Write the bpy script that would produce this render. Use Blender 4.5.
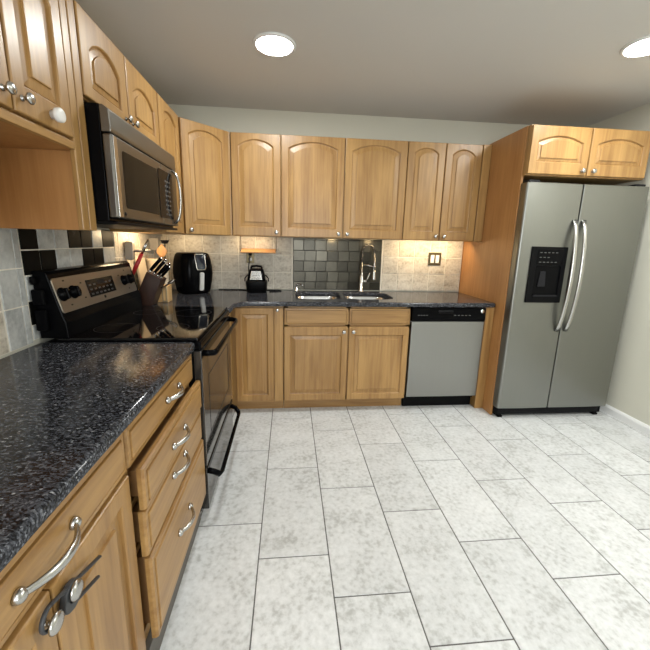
import bpy, bmesh, math, random
from mathutils import Vector, Matrix

for o in list(bpy.data.objects):
    bpy.data.objects.remove(o, do_unlink=True)
SC = bpy.context.scene
COL = SC.collection
PI = math.pi

# ------------------------------------------------------------------ camera
F_PX, PPX, PPY = 349.8, -2.875, -10.1
yaw, pitch, roll = -0.0969, -0.2052, 0.0228
fwd = Vector((-math.sin(yaw) * math.cos(pitch), math.cos(yaw) * math.cos(pitch), math.sin(pitch)))
rt = Vector((math.cos(yaw), math.sin(yaw), 0))
up = rt.cross(fwd)
R_ = rt * math.cos(roll) + up * math.sin(roll)
U_ = -rt * math.sin(roll) + up * math.cos(roll)
cam_data = bpy.data.cameras.new('camera')
cam = bpy.data.objects.new('camera', cam_data)
COL.objects.link(cam)
m = Matrix.Identity(4)
for i in range(3):
    m[i][0], m[i][1], m[i][2] = R_[i], U_[i], -fwd[i]
m[0][3], m[1][3], m[2][3] = 1.0555, -3.2198, 1.3438
cam.matrix_world = m
cam_data.sensor_width = 36.0
cam_data.lens = F_PX / 650 * 36.0
cam_data.shift_x = -PPX / 650
cam_data.shift_y = PPY / 650
cam_data.clip_start = 0.02
SC.camera = cam

# ------------------------------------------------------------------ world, view, large lights
w = bpy.data.worlds.new('world'); SC.world = w
w.use_nodes = True
w.node_tree.nodes['Background'].inputs[0].default_value = (0.9, 0.95, 1, 1)
w.node_tree.nodes['Background'].inputs[1].default_value = 0.05
SC.view_settings.view_transform = 'Standard'
SC.view_settings.look = 'None'
SC.view_settings.gamma = 1
SC.view_settings.use_curve_mapping = False
SC.view_settings.exposure = -0.48
LAMP_L = 228.0          # radiance of the ceiling lamp diffusers
LAMP_C = (0.98, 1.0, 0.972)
CEIL = 2.408


def area(name, loc, rot, size, watts, color, shape='DISK', size_y=None):
    d = bpy.data.lights.new(name, 'AREA')
    d.shape = shape; d.size = size
    if size_y: d.size_y = size_y
    d.energy = watts; d.color = color
    o = bpy.data.objects.new(name, d); COL.objects.link(o)
    o.location = loc; o.rotation_euler = rot
    return o


# assumed ceiling lights out of view; the right one added to brighten the right wall
for (lx, ly, lw) in ((0.97, -4.1, 8.0), (3.20, -2.45, 44.0)):
    area('unseen_ceiling_light', (lx, ly, CEIL - 0.012), (0, 0, 0), 0.2, lw, LAMP_C)
# added cool fill light behind the camera, angled at the right wall
area('rear_fill', (1.3, -5.3, 1.35), (PI / 2, 0, -0.45), 1.6, 95.0, (0.93, 0.97, 1.0), 'RECTANGLE', 1.3)
# warm puck lights screwed under the wall cabinets
PUCK = (1.0, 0.74, 0.42)
for (px, py, pw, sx, sy) in ((0.15, -0.76, 2.2, 0.03, 0.20), (0.20, -0.16, 0.7, 0.25, 0.03), (0.72, -0.14, 0.8, 0.30, 0.03), (1.45, -0.12, 0.35, 0.06, 0.03),
                     (1.80, -0.12, 0.35, 0.06, 0.03), (2.33, -0.17, 3.6, 0.55, 0.03)):
    area('puck_light', (px, py, 1.366), (0, 0.95, 0) if sy > sx else (0.6, 0, 0), sx, pw, PUCK, 'RECTANGLE', sy)


# ------------------------------------------------------------------ materials
def nt(name):
    mt = bpy.data.materials.new(name); mt.use_nodes = True
    t = mt.node_tree
    return mt, t, t.nodes['Principled BSDF']


def simple(name, col, rough=0.5, metal=0.0, spec=0.5, coat=0.0, emit=None, es=0.0, bump=0.0, bscale=200, var=0.0):
    mt, t, b = nt(name)
    b.inputs['Base Color'].default_value = (*col, 1)
    b.inputs['Roughness'].default_value = rough
    b.inputs['Metallic'].default_value = metal
    b.inputs['Specular IOR Level'].default_value = spec
    b.inputs['Coat Weight'].default_value = coat
    b.inputs['Coat Roughness'].default_value = 0.1
    if emit:
        b.inputs['Emission Color'].default_value = (*emit, 1)
        b.inputs['Emission Strength'].default_value = es
    tc = t.nodes.new('ShaderNodeTexCoord')
    nz = t.nodes.new('ShaderNodeTexNoise'); nz.inputs['Scale'].default_value = bscale
    t.links.new(tc.outputs['Object'], nz.inputs['Vector'])
    if bump:
        bp = t.nodes.new('ShaderNodeBump'); bp.inputs['Strength'].default_value = bump; bp.inputs['Distance'].default_value = 0.002
        t.links.new(nz.outputs['Fac'], bp.inputs['Height']); t.links.new(bp.outputs[0], b.inputs['Normal'])
    if var:
        mr = t.nodes.new('ShaderNodeMapRange')
        mr.inputs['To Min'].default_value = 1 - var; mr.inputs['To Max'].default_value = 1 + var
        t.links.new(nz.outputs['Fac'], mr.inputs['Value'])
        mx = t.nodes.new('ShaderNodeMix'); mx.data_type = 'RGBA'; mx.blend_type = 'MULTIPLY'; mx.inputs[0].default_value = 1
        mx.inputs[6].default_value = (*col, 1)
        t.links.new(mr.outputs[0], mx.inputs[7]); t.links.new(mx.outputs[2], b.inputs['Base Color'])
    return mt


def ramp(t, stops, interp='LINEAR'):
    r = t.nodes.new('ShaderNodeValToRGB'); r.color_ramp.interpolation = interp
    e = r.color_ramp.elements
    while len(e) > 1: e.remove(e[-1])
    e[0].position = stops[0][0]; e[0].color = (*stops[0][1], 1)
    for p, c in stops[1:]:
        n = e.new(p); n.color = (*c, 1)
    return r


def wood(name, axis, dark, light, rough=0.37):
    """maple with fine grain along the given object axis"""
    mt, t, b = nt(name)
    tc = t.nodes.new('ShaderNodeTexCoord')
    oi = t.nodes.new('ShaderNodeObjectInfo')
    ad = t.nodes.new('ShaderNodeVectorMath'); ad.operation = 'ADD'
    ml = t.nodes.new('ShaderNodeMath'); ml.operation = 'MULTIPLY'; ml.inputs[1].default_value = 37.0
    t.links.new(oi.outputs['Random'], ml.inputs[0])
    t.links.new(tc.outputs['Object'], ad.inputs[0]); t.links.new(ml.outputs[0], ad.inputs[1])
    mp = t.nodes.new('ShaderNodeMapping')
    sc = [55, 55, 55]; sc[axis] = 2.2
    mp.inputs['Scale'].default_value = sc
    t.links.new(ad.outputs[0], mp.inputs['Vector'])
    n1 = t.nodes.new('ShaderNodeTexNoise'); n1.inputs['Scale'].default_value = 1.0; n1.inputs['Detail'].default_value = 6; n1.inputs['Roughness'].default_value = 0.65
    t.links.new(mp.outputs[0], n1.inputs['Vector'])
    mp2 = t.nodes.new('ShaderNodeMapping')
    sc = [9, 9, 9]; sc[axis] = 1.6
    mp2.inputs['Scale'].default_value = sc
    t.links.new(ad.outputs[0], mp2.inputs['Vector'])
    n2 = t.nodes.new('ShaderNodeTexNoise'); n2.inputs['Scale'].default_value = 1.0; n2.inputs['Detail'].default_value = 3; n2.inputs['Distortion'].default_value = 0.6
    t.links.new(mp2.outputs[0], n2.inputs['Vector'])
    mx = t.nodes.new('ShaderNodeMix'); mx.inputs[0].default_value = 0.5
    t.links.new(n1.outputs['Fac'], mx.inputs[2]); t.links.new(n2.outputs['Fac'], mx.inputs[3])
    r = ramp(t, [(0.36, dark), (0.62, light)])
    t.links.new(mx.outputs[0], r.inputs[0])
    t.links.new(r.outputs[0], b.inputs['Base Color'])
    b.inputs['Roughness'].default_value = rough
    b.inputs['Coat Weight'].default_value = 0.15; b.inputs['Coat Roughness'].default_value = 0.30
    bp = t.nodes.new('ShaderNodeBump'); bp.inputs['Strength'].default_value = 0.08; bp.inputs['Distance'].default_value = 0.001
    t.links.new(n1.outputs['Fac'], bp.inputs['Height']); t.links.new(bp.outputs[0], b.inputs['Normal'])
    return mt


def tile_mat(name, stops, scale=6.0, rough=0.4, metal=0.0, island=0.12, bump=0.15, detail=8.0, nmix=0.0, nscale=60.0, stretch=(1, 1, 1)):
    """stone look; each tile (mesh island) shifts a little in tone and pattern"""
    mt, t, b = nt(name)
    tc = t.nodes.new('ShaderNodeTexCoord'); ge = t.nodes.new('ShaderNodeNewGeometry')
    ml = t.nodes.new('ShaderNodeMath'); ml.operation = 'MULTIPLY'; ml.inputs[1].default_value = 50.0
    t.links.new(ge.outputs['Random Per Island'], ml.inputs[0])
    ad = t.nodes.new('ShaderNodeVectorMath'); ad.operation = 'ADD'
    t.links.new(tc.outputs['Object'], ad.inputs[0]); t.links.new(ml.outputs[0], ad.inputs[1])
    mp = t.nodes.new('ShaderNodeMapping'); mp.inputs['Scale'].default_value = stretch
    t.links.new(ad.outputs[0], mp.inputs['Vector'])
    n1 = t.nodes.new('ShaderNodeTexNoise'); n1.inputs['Scale'].default_value = scale; n1.inputs['Detail'].default_value = detail
    n1.inputs['Roughness'].default_value = 0.68; n1.inputs['Distortion'].default_value = 0.4
    t.links.new(mp.outputs[0], n1.inputs['Vector'])
    n2 = t.nodes.new('ShaderNodeTexNoise'); n2.inputs['Scale'].default_value = nscale; n2.inputs['Detail'].default_value = 4
    t.links.new(ad.outputs[0], n2.inputs['Vector'])
    mx0 = t.nodes.new('ShaderNodeMix'); mx0.inputs[0].default_value = nmix
    t.links.new(n1.outputs['Fac'], mx0.inputs[2]); t.links.new(n2.outputs['Fac'], mx0.inputs[3])
    r = ramp(t, stops); t.links.new(mx0.outputs[0], r.inputs[0])
    mr = t.nodes.new('ShaderNodeMapRange'); mr.inputs['To Min'].default_value = 1 - island; mr.inputs['To Max'].default_value = 1 + island
    t.links.new(ge.outputs['Random Per Island'], mr.inputs['Value'])
    mx = t.nodes.new('ShaderNodeMix'); mx.data_type = 'RGBA'; mx.blend_type = 'MULTIPLY'; mx.inputs[0].default_value = 1
    t.links.new(r.outputs[0], mx.inputs[6]); t.links.new(mr.outputs[0], mx.inputs[7])
    t.links.new(mx.outputs[2], b.inputs['Base Color'])
    b.inputs['Roughness'].default_value = rough; b.inputs['Metallic'].default_value = metal
    bp = t.nodes.new('ShaderNodeBump'); bp.inputs['Strength'].default_value = bump; bp.inputs['Distance'].default_value = 0.003
    t.links.new(mx0.outputs[0], bp.inputs['Height']); t.links.new(bp.outputs[0], b.inputs['Normal'])
    return mt


def granite(name):
    mt, t, b = nt(name)
    tc = t.nodes.new('ShaderNodeTexCoord')
    nz = t.nodes.new('ShaderNodeTexNoise'); nz.inputs['Scale'].default_value = 14; nz.inputs['Detail'].default_value = 3
    t.links.new(tc.outputs['Object'], nz.inputs['Vector'])
    dv = t.nodes.new('ShaderNodeVectorMath'); dv.operation = 'MULTIPLY_ADD'; dv.inputs[1].default_value = (0.03, 0.03, 0.03)
    t.links.new(nz.outputs['Color'], dv.inputs[0]); t.links.new(tc.outputs['Object'], dv.inputs[2])
    mp = t.nodes.new('ShaderNodeMapping'); mp.inputs['Scale'].default_value = (150, 290, 220); mp.inputs['Rotation'].default_value = (0, 0, 0.5)
    t.links.new(dv.outputs[0], mp.inputs['Vector'])
    v = t.nodes.new('ShaderNodeTexVoronoi'); v.inputs['Scale'].default_value = 1.0
    t.links.new(mp.outputs[0], v.inputs['Vector'])
    sp = t.nodes.new('ShaderNodeSeparateColor'); t.links.new(v.outputs['Color'], sp.inputs[0])
    r = ramp(t, [(0.0, (0.010, 0.010, 0.012)), (0.24, (0.024, 0.025, 0.029)), (0.48, (0.046, 0.048, 0.056)),
                 (0.74, (0.080, 0.084, 0.098)), (0.92, (0.13, 0.134, 0.148)), (0.985, (0.28, 0.28, 0.29))], 'CONSTANT')
    t.links.new(sp.outputs[0], r.inputs[0])
    v2 = t.nodes.new('ShaderNodeTexVoronoi'); v2.inputs['Scale'].default_value = 330.0
    t.links.new(tc.outputs['Object'], v2.inputs['Vector'])
    sp2 = t.nodes.new('ShaderNodeSeparateColor'); t.links.new(v2.outputs['Color'], sp2.inputs[0])
    mr = t.nodes.new('ShaderNodeMapRange'); mr.inputs['To Min'].default_value = 0.45; mr.inputs['To Max'].default_value = 1.4
    t.links.new(sp2.outputs[1], mr.inputs['Value'])
    mx = t.nodes.new('ShaderNodeMix'); mx.data_type = 'RGBA'; mx.blend_type = 'MULTIPLY'; mx.inputs[0].default_value = 1
    t.links.new(r.outputs[0], mx.inputs[6]); t.links.new(mr.outputs[0], mx.inputs[7])
    t.links.new(mx.outputs[2], b.inputs['Base Color'])
    b.inputs['Roughness'].default_value = 0.13; b.inputs['Specular IOR Level'].default_value = 0.32
    return mt


def steel(name, col, rough, axis=0, amt=0.12):
    """brushed stainless: fine streaks along the given object axis"""
    mt, t, b = nt(name)
    tc = t.nodes.new('ShaderNodeTexCoord'); mp = t.nodes.new('ShaderNodeMapping')
    sc = [260, 260, 260]; sc[axis] = 3
    mp.inputs['Scale'].default_value = sc
    t.links.new(tc.outputs['Object'], mp.inputs['Vector'])
    nz = t.nodes.new('ShaderNodeTexNoise'); nz.inputs['Scale'].default_value = 1; nz.inputs['Detail'].default_value = 3
    t.links.new(mp.outputs[0], nz.inputs['Vector'])
    mr = t.nodes.new('ShaderNodeMapRange'); mr.inputs['To Min'].default_value = rough - amt; mr.inputs['To Max'].default_value = rough + amt
    t.links.new(nz.outputs['Fac'], mr.inputs['Value']); t.links.new(mr.outputs[0], b.inputs['Roughness'])
    b.inputs['Base Color'].default_value = (*col, 1); b.inputs['Metallic'].default_value = 1.0
    bp = t.nodes.new('ShaderNodeBump'); bp.inputs['Strength'].default_value = 0.05; bp.inputs['Distance'].default_value = 0.0006
    t.links.new(nz.outputs['Fac'], bp.inputs['Height']); t.links.new(bp.outputs[0], b.inputs['Normal'])
    return mt


M = {}
M['wood_v'] = wood('maple_upright_grain', 2, (0.260, 0.133, 0.040), (0.430, 0.248, 0.085))
M['wood_h'] = wood('maple_level_grain', 0, (0.260, 0.133, 0.040), (0.430, 0.248, 0.085))
M['wood_o'] = wood('maple_veneer_orange', 2, (0.35, 0.155, 0.046), (0.46, 0.228, 0.076), 0.45)
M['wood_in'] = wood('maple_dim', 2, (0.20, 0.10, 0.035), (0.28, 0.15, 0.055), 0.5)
M['wall'] = simple('wall_paint', (0.63, 0.615, 0.525), 0.75, bump=0.05, bscale=120)
M['ceil'] = simple('ceiling_paint', (0.62, 0.605, 0.575), 0.85, bump=0.05, bscale=90)
M['white'] = simple('white_trim_paint', (0.80, 0.80, 0.79), 0.45, bump=0.02)
M['floor'] = tile_mat('grey_stone_floor_tile', [(0.36, (0.44, 0.445, 0.435)), (0.48, (0.62, 0.63, 0.63)), (0.62, (0.72, 0.73, 0.735))],
                      scale=6.0, rough=0.36, island=0.06, bump=0.08, nmix=0.5, nscale=48)
M['grout_d'] = simple('dark_grout', (0.13, 0.125, 0.12), 0.9, bump=0.2)
M['tile_b'] = tile_mat('beige_tumbled_tile', [(0.36, (0.33, 0.29, 0.23)), (0.47, (0.52, 0.475, 0.40)), (0.58, (0.62, 0.58, 0.50))],
                       scale=9, rough=0.5, island=0.10, bump=0.5, nmix=0.4, nscale=55, stretch=(1, 1, 2.2))
M['grout_l'] = simple('light_grout', (0.80, 0.76, 0.67), 0.9, bump=0.2)
M['tile_g'] = tile_mat('grey_marble_tile', [(0.35, (0.33, 0.34, 0.34)), (0.5, (0.50, 0.51, 0.50)), (0.65, (0.60, 0.61, 0.59))],
                       scale=11, rough=0.35, island=0.08, bump=0.2, nmix=0.25)
M['tile_k'] = tile_mat('black_marble_tile', [(0.40, (0.004, 0.004, 0.0035)), (0.64, (0.007, 0.0065, 0.006)), (0.76, (0.06, 0.058, 0.054))],
                       scale=8, rough=0.45, island=0.2, bump=0.1)
M['tile_k'].node_tree.nodes['Principled BSDF'].inputs['Specular IOR Level'].default_value = 0.05
M['tile_m'] = tile_mat('brushed_metal_tile', [(0.35, (0.047, 0.043, 0.033)), (0.65, (0.088, 0.081, 0.063))],
                       scale=5, rough=0.28, metal=0.8, island=0.45, bump=0.12, nmix=0.5, nscale=120)
M['grout_m'] = simple('dark_metal_joint', (0.035, 0.034, 0.03), 0.5, 0.5)
M['granite'] = granite('blue_pearl_granite')
M['steel_h'] = steel('brushed_steel_level', (0.47, 0.465, 0.44), 0.34, 0)
M['steel_v'] = steel('brushed_steel_upright', (0.265, 0.268, 0.25), 0.36, 2)
M['steel_dw'] = steel('brushed_steel_bright', (0.32, 0.32, 0.305), 0.36, 2)
M['steel_mw'] = simple('satin_steel_warm', (0.20, 0.19, 0.17), 0.36, 1.0, var=0.06, bscale=6)
M['steel_pan'] = simple('satin_control_panel', (0.33, 0.295, 0.25), 0.40, 0.9, var=0.05)
M['sink'] = steel('satin_sink_steel', (0.62, 0.62, 0.62), 0.22, 0, 0.05)
M['nickel'] = simple('satin_nickel', (0.50, 0.495, 0.475), 0.27, 1.0, var=0.04)
M['chrome'] = simple('chrome', (0.78, 0.78, 0.78), 0.10, 1.0)
M['black'] = simple('black_enamel', (0.003, 0.003, 0.0035), 0.18, 0.0, 0.05, bump=0.01)
M['blackglass'] = simple('black_glass', (0.003, 0.003, 0.0035), 0.05, 0.0, 0.4)
M['dimglass'] = simple('dim_black_glass', (0.003, 0.003, 0.0035), 0.10, 0.0, 0.08)
M['ovenglass'] = simple('mirror_dark_glass', (0.085, 0.082, 0.078), 0.08, 0.7)
M['blackmat'] = simple('black_plastic', (0.004, 0.004, 0.0045), 0.42, 0.0, 0.08, bump=0.05)
M['mwglass'] = simple('tinted_window_glass', (0.012, 0.011, 0.009), 0.10, 0.0, 0.05)
M['grey'] = simple('dark_grey_plastic', (0.014, 0.014, 0.016), 0.45, 0.0, 0.15, bump=0.03)
M['lockgrey'] = simple('grey_latch_plastic', (0.045, 0.047, 0.052), 0.5, bump=0.03)
M['midgrey'] = simple('mid_grey_plastic', (0.08, 0.08, 0.08), 0.4, bump=0.03)
M['base'] = simple('grey_vinyl_base', (0.115, 0.105, 0.092), 0.6, bump=0.1, bscale=60, var=0.15)
M['display'] = simple('display_glass', (0.02, 0.02, 0.022), 0.12)
M['screen'] = simple('fryer_screen', (0.02, 0.03, 0.05), 0.06, 0.0, 0.8)
M['plasticwhite'] = simple('white_plastic', (0.80, 0.79, 0.76), 0.35, bump=0.01)
M['red'] = simple('red_plastic', (0.42, 0.015, 0.02), 0.35, bump=0.01)
M['cream'] = simple('cream_ceramic', (0.66, 0.56, 0.42), 0.35, var=0.05, bscale=8)
M['darkwood'] = wood('walnut_block', 2, (0.022, 0.009, 0.005), (0.045, 0.018, 0.010), 0.4)
M['bamboo'] = wood('bamboo_light', 2, (0.50, 0.30, 0.12), (0.66, 0.43, 0.20), 0.45)
M['cuttingwood'] = wood('turned_beech', 2, (0.55, 0.27, 0.10), (0.70, 0.40, 0.18), 0.45)
M['greymetal'] = simple('cast_aluminium', (0.30, 0.285, 0.26), 0.45, 0.6, bump=0.2, bscale=300)
M['bronze'] = simple('aged_brass_plate', (0.16, 0.13, 0.075), 0.35, 0.9, var=0.1)
M['lamp'] = simple('lit_diffuser', (0.9, 0.9, 0.9), 0.5, emit=LAMP_C, es=LAMP_L)
M['silver'] = simple('silver_paint', (0.70, 0.70, 0.69), 0.35, 0.25)
M['gold'] = simple('pale_gold', (0.55, 0.45, 0.28), 0.3, 0.9)


# ------------------------------------------------------------------ mesh helpers
class G:
    """collects shapes into one mesh"""
    def __init__(s):
        s.v = []; s.f = []; s.mi = []; s.sm = []; s.mats = []

    def _m(s, mat):
        if mat not in s.mats: s.mats.append(mat)
        return s.mats.index(mat)

    def raw(s, verts, faces, mat, smooth=False):
        k = len(s.v); mi = s._m(mat)
        s.v += [tuple(v) for v in verts]
        for f in faces:
            s.f.append([i + k for i in f]); s.mi.append(mi); s.sm.append(smooth)
        return s

    def bm(s, b, mat, smooth=False):
        b.verts.ensure_lookup_table(); b.verts.index_update()
        s.raw([v.co[:] for v in b.verts], [[v.index for v in f.verts] for f in b.faces], mat, smooth)
        b.free(); return s

    def box(s, x0, x1, y0, y1, z0, z1, mat, bev=0.002, seg=2):
        b = bmesh.new(); bmesh.ops.create_cube(b, size=1)
        for v in b.verts:
            v.co = ((x0 + x1) / 2 + v.co.x * (x1 - x0), (y0 + y1) / 2 + v.co.y * (y1 - y0), (z0 + z1) / 2 + v.co.z * (z1 - z0))
        bev = min(bev, 0.45 * min(abs(x1 - x0), abs(y1 - y0), abs(z1 - z0)))
        if bev > 0:
            bmesh.ops.bevel(b, geom=b.edges[:], offset=bev, segments=seg, affect='EDGES', profile=0.5)
        return s.bm(b, mat)

    def loops(s, loops, mat, cap0=True, cap1=True, smooth=False, closed=True):
        n = len(loops[0]); vs = []; fs = []
        for l in loops: vs += l
        for i in range(len(loops) - 1):
            for j in range(n if closed else n - 1):
                a = i * n + j; c = i * n + (j + 1) % n
                fs.append([a, c, c + n, a + n])
        if cap0: fs.append(list(range(n))[::-1])
        if cap1: fs.append([(len(loops) - 1) * n + j for j in range(n)])
        return s.raw(vs, fs, mat, smooth)

    def tube(s, pts, r, mat, n=10, flat=None, caps=True):
        pts = [Vector(p) for p in pts]
        rs = r if isinstance(r, list) else [r] * len(pts)
        t0 = (pts[1] - pts[0]).normalized()
        a = Vector((0, 0, 1)) if abs(t0.z) < 0.9 else Vector((1, 0, 0))
        if flat is not None: a = Vector(flat)
        u = (a - t0 * a.dot(t0)).normalized(); L = []
        for i, p in enumerate(pts):
            t = (pts[min(i + 1, len(pts) - 1)] - pts[max(i - 1, 0)])
            if t.length < 1e-9: t = t0
            t.normalize()
            u = (u - t * u.dot(t)).normalized(); v = t.cross(u)
            ru, rv = rs[i] if isinstance(rs[i], (tuple, list)) else (rs[i], rs[i])
            L.append([tuple(p + u * (ru * math.cos(2 * PI * k / n)) + v * (rv * math.sin(2 * PI * k / n))) for k in range(n)])
        return s.loops(L, mat, caps, caps, True)

    def lathe(s, prof, mat, c=(0, 0, 0), ax=(0, 0, 1), n=24, smooth=True):
        """prof: (radius, height) along ax from c"""
        ax = Vector(ax).normalized()
        a = Vector((1, 0, 0)) if abs(ax.x) < 0.9 else Vector((0, 1, 0))
        u = (a - ax * a.dot(ax)).normalized(); v = ax.cross(u); c = Vector(c)
        L = [[tuple(c + ax * h + u * (max(r, 1e-5) * math.cos(2 * PI * k / n)) + v * (max(r, 1e-5) * math.sin(2 * PI * k / n))) for k in range(n)] for r, h in prof]
        return s.loops(L, mat, True, True, smooth)

    def prism(s, poly, axis, a0, a1, mat, bev=0.0):
        """poly in the two other axes, extruded along axis"""
        def P(p, a):
            if axis == 0: return (a, p[0], p[1])
            if axis == 1: return (p[0], a, p[1])
            return (p[0], p[1], a)
        b = bmesh.new()
        v0 = [b.verts.new(P(p, a0)) for p in poly]; v1 = [b.verts.new(P(p, a1)) for p in poly]
        b.faces.new(v0); b.faces.new(v1)
        for i in range(len(poly)):
            j = (i + 1) % len(poly); b.faces.new((v0[i], v0[j], v1[j], v1[i]))
        bmesh.ops.recalc_face_normals(b, faces=b.faces[:])
        if bev: bmesh.ops.bevel(b, geom=b.edges[:], offset=bev, segments=2, affect='EDGES', profile=0.5)
        return s.bm(b, mat)

    def rot(s, ang, axis, c=(0, 0, 0), start=0):
        Rm = Matrix.Rotation(ang, 3, axis); c = Vector(c)
        for i in range(start, len(s.v)):
            s.v[i] = tuple(Rm @ (Vector(s.v[i]) - c) + c)
        return s

    def move(s, d, start=0):
        for i in range(start, len(s.v)):
            s.v[i] = tuple(Vector(s.v[i]) + Vector(d))
        return s

    def build(s, name, parent=None, loc=None, fix=True):
        me = bpy.data.meshes.new(name)
        me.from_pydata(s.v, [], s.f)
        for mt in s.mats: me.materials.append(M[mt])
        me.polygons.foreach_set('material_index', s.mi)
        me.polygons.foreach_set('use_smooth', s.sm)
        if fix:
            b = bmesh.new(); b.from_mesh(me)
            bmesh.ops.recalc_face_normals(b, faces=b.faces[:])
            b.to_mesh(me); b.free()
        me.update()
        o = bpy.data.objects.new(name, me); COL.objects.link(o)
        if parent: o.parent = parent
        if loc: o.location = loc
        return o


def rrect(x0, x1, y0, y1, r, n=6):
    """rounded rectangle outline, ccw, 2-D"""
    P = []
    for cx, cy, a in ((x1 - r, y0 + r, -PI / 2), (x1 - r, y1 - r, 0), (x0 + r, y1 - r, PI / 2), (x0 + r, y0 + r, PI)):
        for k in range(n + 1):
            t = a + PI / 2 * k / n
            P.append((cx + r * math.cos(t), cy + r * math.sin(t)))
    return P


def slab(outer, holes, z0, z1, bev, mat, name, parent=None, loc=(0, 0, 0), res=3):
    """flat 2-D outline with holes, thickened along z with rounded edges (one mesh)"""
    cu = bpy.data.curves.new('tmp', 'CURVE'); cu.dimensions = '2D'; cu.fill_mode = 'BOTH'
    for poly in [outer] + holes:
        sp = cu.splines.new('POLY'); sp.points.add(len(poly) - 1)
        for i, p in enumerate(poly): sp.points[i].co = (p[0], p[1], 0, 1)
        sp.use_cyclic_u = True
    th = (z1 - z0) / 2
    cu.extrude = th - bev; cu.bevel_depth = bev; cu.bevel_resolution = res; cu.offset = -bev
    ob = bpy.data.objects.new('tmp', cu)
    me = bpy.data.meshes.new_from_object(ob)
    bpy.data.objects.remove(ob); bpy.data.curves.remove(cu)
    me.name = name
    me.transform(Matrix.Translation((0, 0, (z0 + z1) / 2)))
    me.materials.clear(); me.materials.append(M[mat])
    for p in me.polygons: p.material_index = 0
    o = bpy.data.objects.new(name, me); COL.objects.link(o)
    if parent: o.parent = parent
    o.location = loc
    return o


def thing(name, label, cat, loc=(0, 0, 0), rz=0.0, group=None):
    o = bpy.data.objects.new(name, None); COL.objects.link(o)
    o.location = loc; o.rotation_euler = (0, 0, rz)
    o['label'] = label; o['category'] = cat
    if group: o['group'] = group
    return o


def tag(o, label, cat, group=None):
    o['label'] = label; o['category'] = cat
    if group: o['group'] = group
    return o


def struct(o):
    o['kind'] = 'structure'; return o


def arch_loop(x0, x1, z0, zs, rise, y, K=14):
    """bottom-left, bottom-right, right spring, arch, left spring"""
    P = [(x0, y, z0), (x1, y, z0), (x1, y, zs)]
    wd = x1 - x0; xc = (x0 + x1) / 2
    for k in range(1, K):
        x = x1 - wd * k / K
        if rise > 1e-4:
            Rr = (wd * wd / 4 + rise * rise) / (2 * rise)
            z = zs + math.sqrt(max(Rr * Rr - (x - xc) ** 2, 0)) - (Rr - rise)
        else: z = zs
        P.append((x, y, z))
    P.append((x0, y, zs))
    return P


def door_geo(w_, h_, t=0.0205, side=0.056, bot=0.070, top=0.045, rise=0.045, mat='wood_v', slope=0.036):
    """raised-panel door, optionally with a cathedral arch; local x 0..w, z 0..h, front towards -y"""
    g = G()
    zs = h_ - top - rise
    def rect(i, y): return arch_loop(i, w_ - i, i, h_ - i, 0, y)
    def op(d, y): return arch_loop(side + d, w_ - side - d, bot + d, zs - d * 0.85, max(rise - d * 0.1, 0) if rise else 0, y)
    L = [rect(0, 0), rect(0, -t + 0.004), rect(0.0012, -t + 0.0012), rect(0.004, -t),
         op(-0.005, -t), op(-0.001, -t + 0.003), op(0.0005, -t + 0.011), op(0.0055, -t + 0.0125), op(0.007, -t + 0.0105),
         op(slope, -t + 0.0065), op(slope + 0.0008, -t + 0.0012), op(slope + 0.003, -t + 0.0005)]
    g.loops(L, mat)
    return g


def front_geo(w_, h_, t=0.0205, mat='wood_h', edge=0.016):
    """drawer front with a routed step round its edge"""
    g = G()
    def rect(i, y): return [(i, y, i), (w_ - i, y, i), (w_ - i, y, h_ - i), (i, y, h_ - i)]
    g.loops([rect(0, 0), rect(0, -t * 0.5), rect(0.003, -t * 0.82), rect(edge - 0.004, -t * 0.86), rect(edge - 0.003, -t * 0.60), rect(edge, -t * 0.60), rect(edge + 0.001, -t + 0.001), rect(edge + 0.003, -t)], mat)
    return g


def knob(parent, x, z, y, mat='nickel', r=0.0155):
    g = G().lathe([(0.0085, 0), (0.0085, 0.002), (0.0055, 0.004), (0.005, 0.012), (r * 0.75, 0.016), (r, 0.020), (r, 0.0235), (r * 0.8, 0.027), (r * 0.4, 0.0285), (0, 0.029)],
                  mat, (x, y, z), (0, -1, 0), 20)
    return g.build('knob', parent)


def pull(parent, x, z, y, ln=0.128, out=0.032, name='handle'):
    """bow pull along local x with flared round feet"""
    g = G(); pts = []; rs = []
    for k in range(17):
        a = k / 16
        xx = x - ln / 2 + ln * a
        yy = y - out * (math.sin(PI * a) ** 0.7)
        pts.append((xx, yy, z)); rr = 0.0052 + 0.0026 * math.sin(PI * a)
        rs.append((rr * 1.25, rr * 0.8))
    g.tube(pts, rs, 'nickel', 10)
    for sx in (-1, 1):
        g.lathe([(0.0125, 0), (0.0125, 0.004), (0.0115, 0.008), (0.0085, 0.012), (0.004, 0.014)], 'nickel', (x + sx * ln / 2, y, z), (0, -1, 0), 16)
    return g.build(name, parent)


def tile_grid(g, plane, pos, us, zs, th, mat, gap=0.0035, sgn=1, jit=0.0, pick=None):
    """individual bevelled tiles; plane 'y' (back wall, faces -y) or 'x' (left wall, faces +x)"""
    for i in range(len(us) - 1):
        for j in range(len(zs) - 1):
            u0, u1, z0, z1 = us[i] + gap / 2, us[i + 1] - gap / 2, zs[j] + gap / 2, zs[j + 1] - gap / 2
            if u1 - u0 < 0.006 or z1 - z0 < 0.006: continue
            mm = pick(i, j) if pick else mat
            d = random.uniform(0, jit)
            if plane == 'y': g.box(u0, u1, pos - th - d, pos, z0, z1, mm, 0.0022, 2)
            else: g.box(pos, pos + th + d, u0, u1, z0, z1, mm, 0.0022, 2)


random.seed(7)
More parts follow.
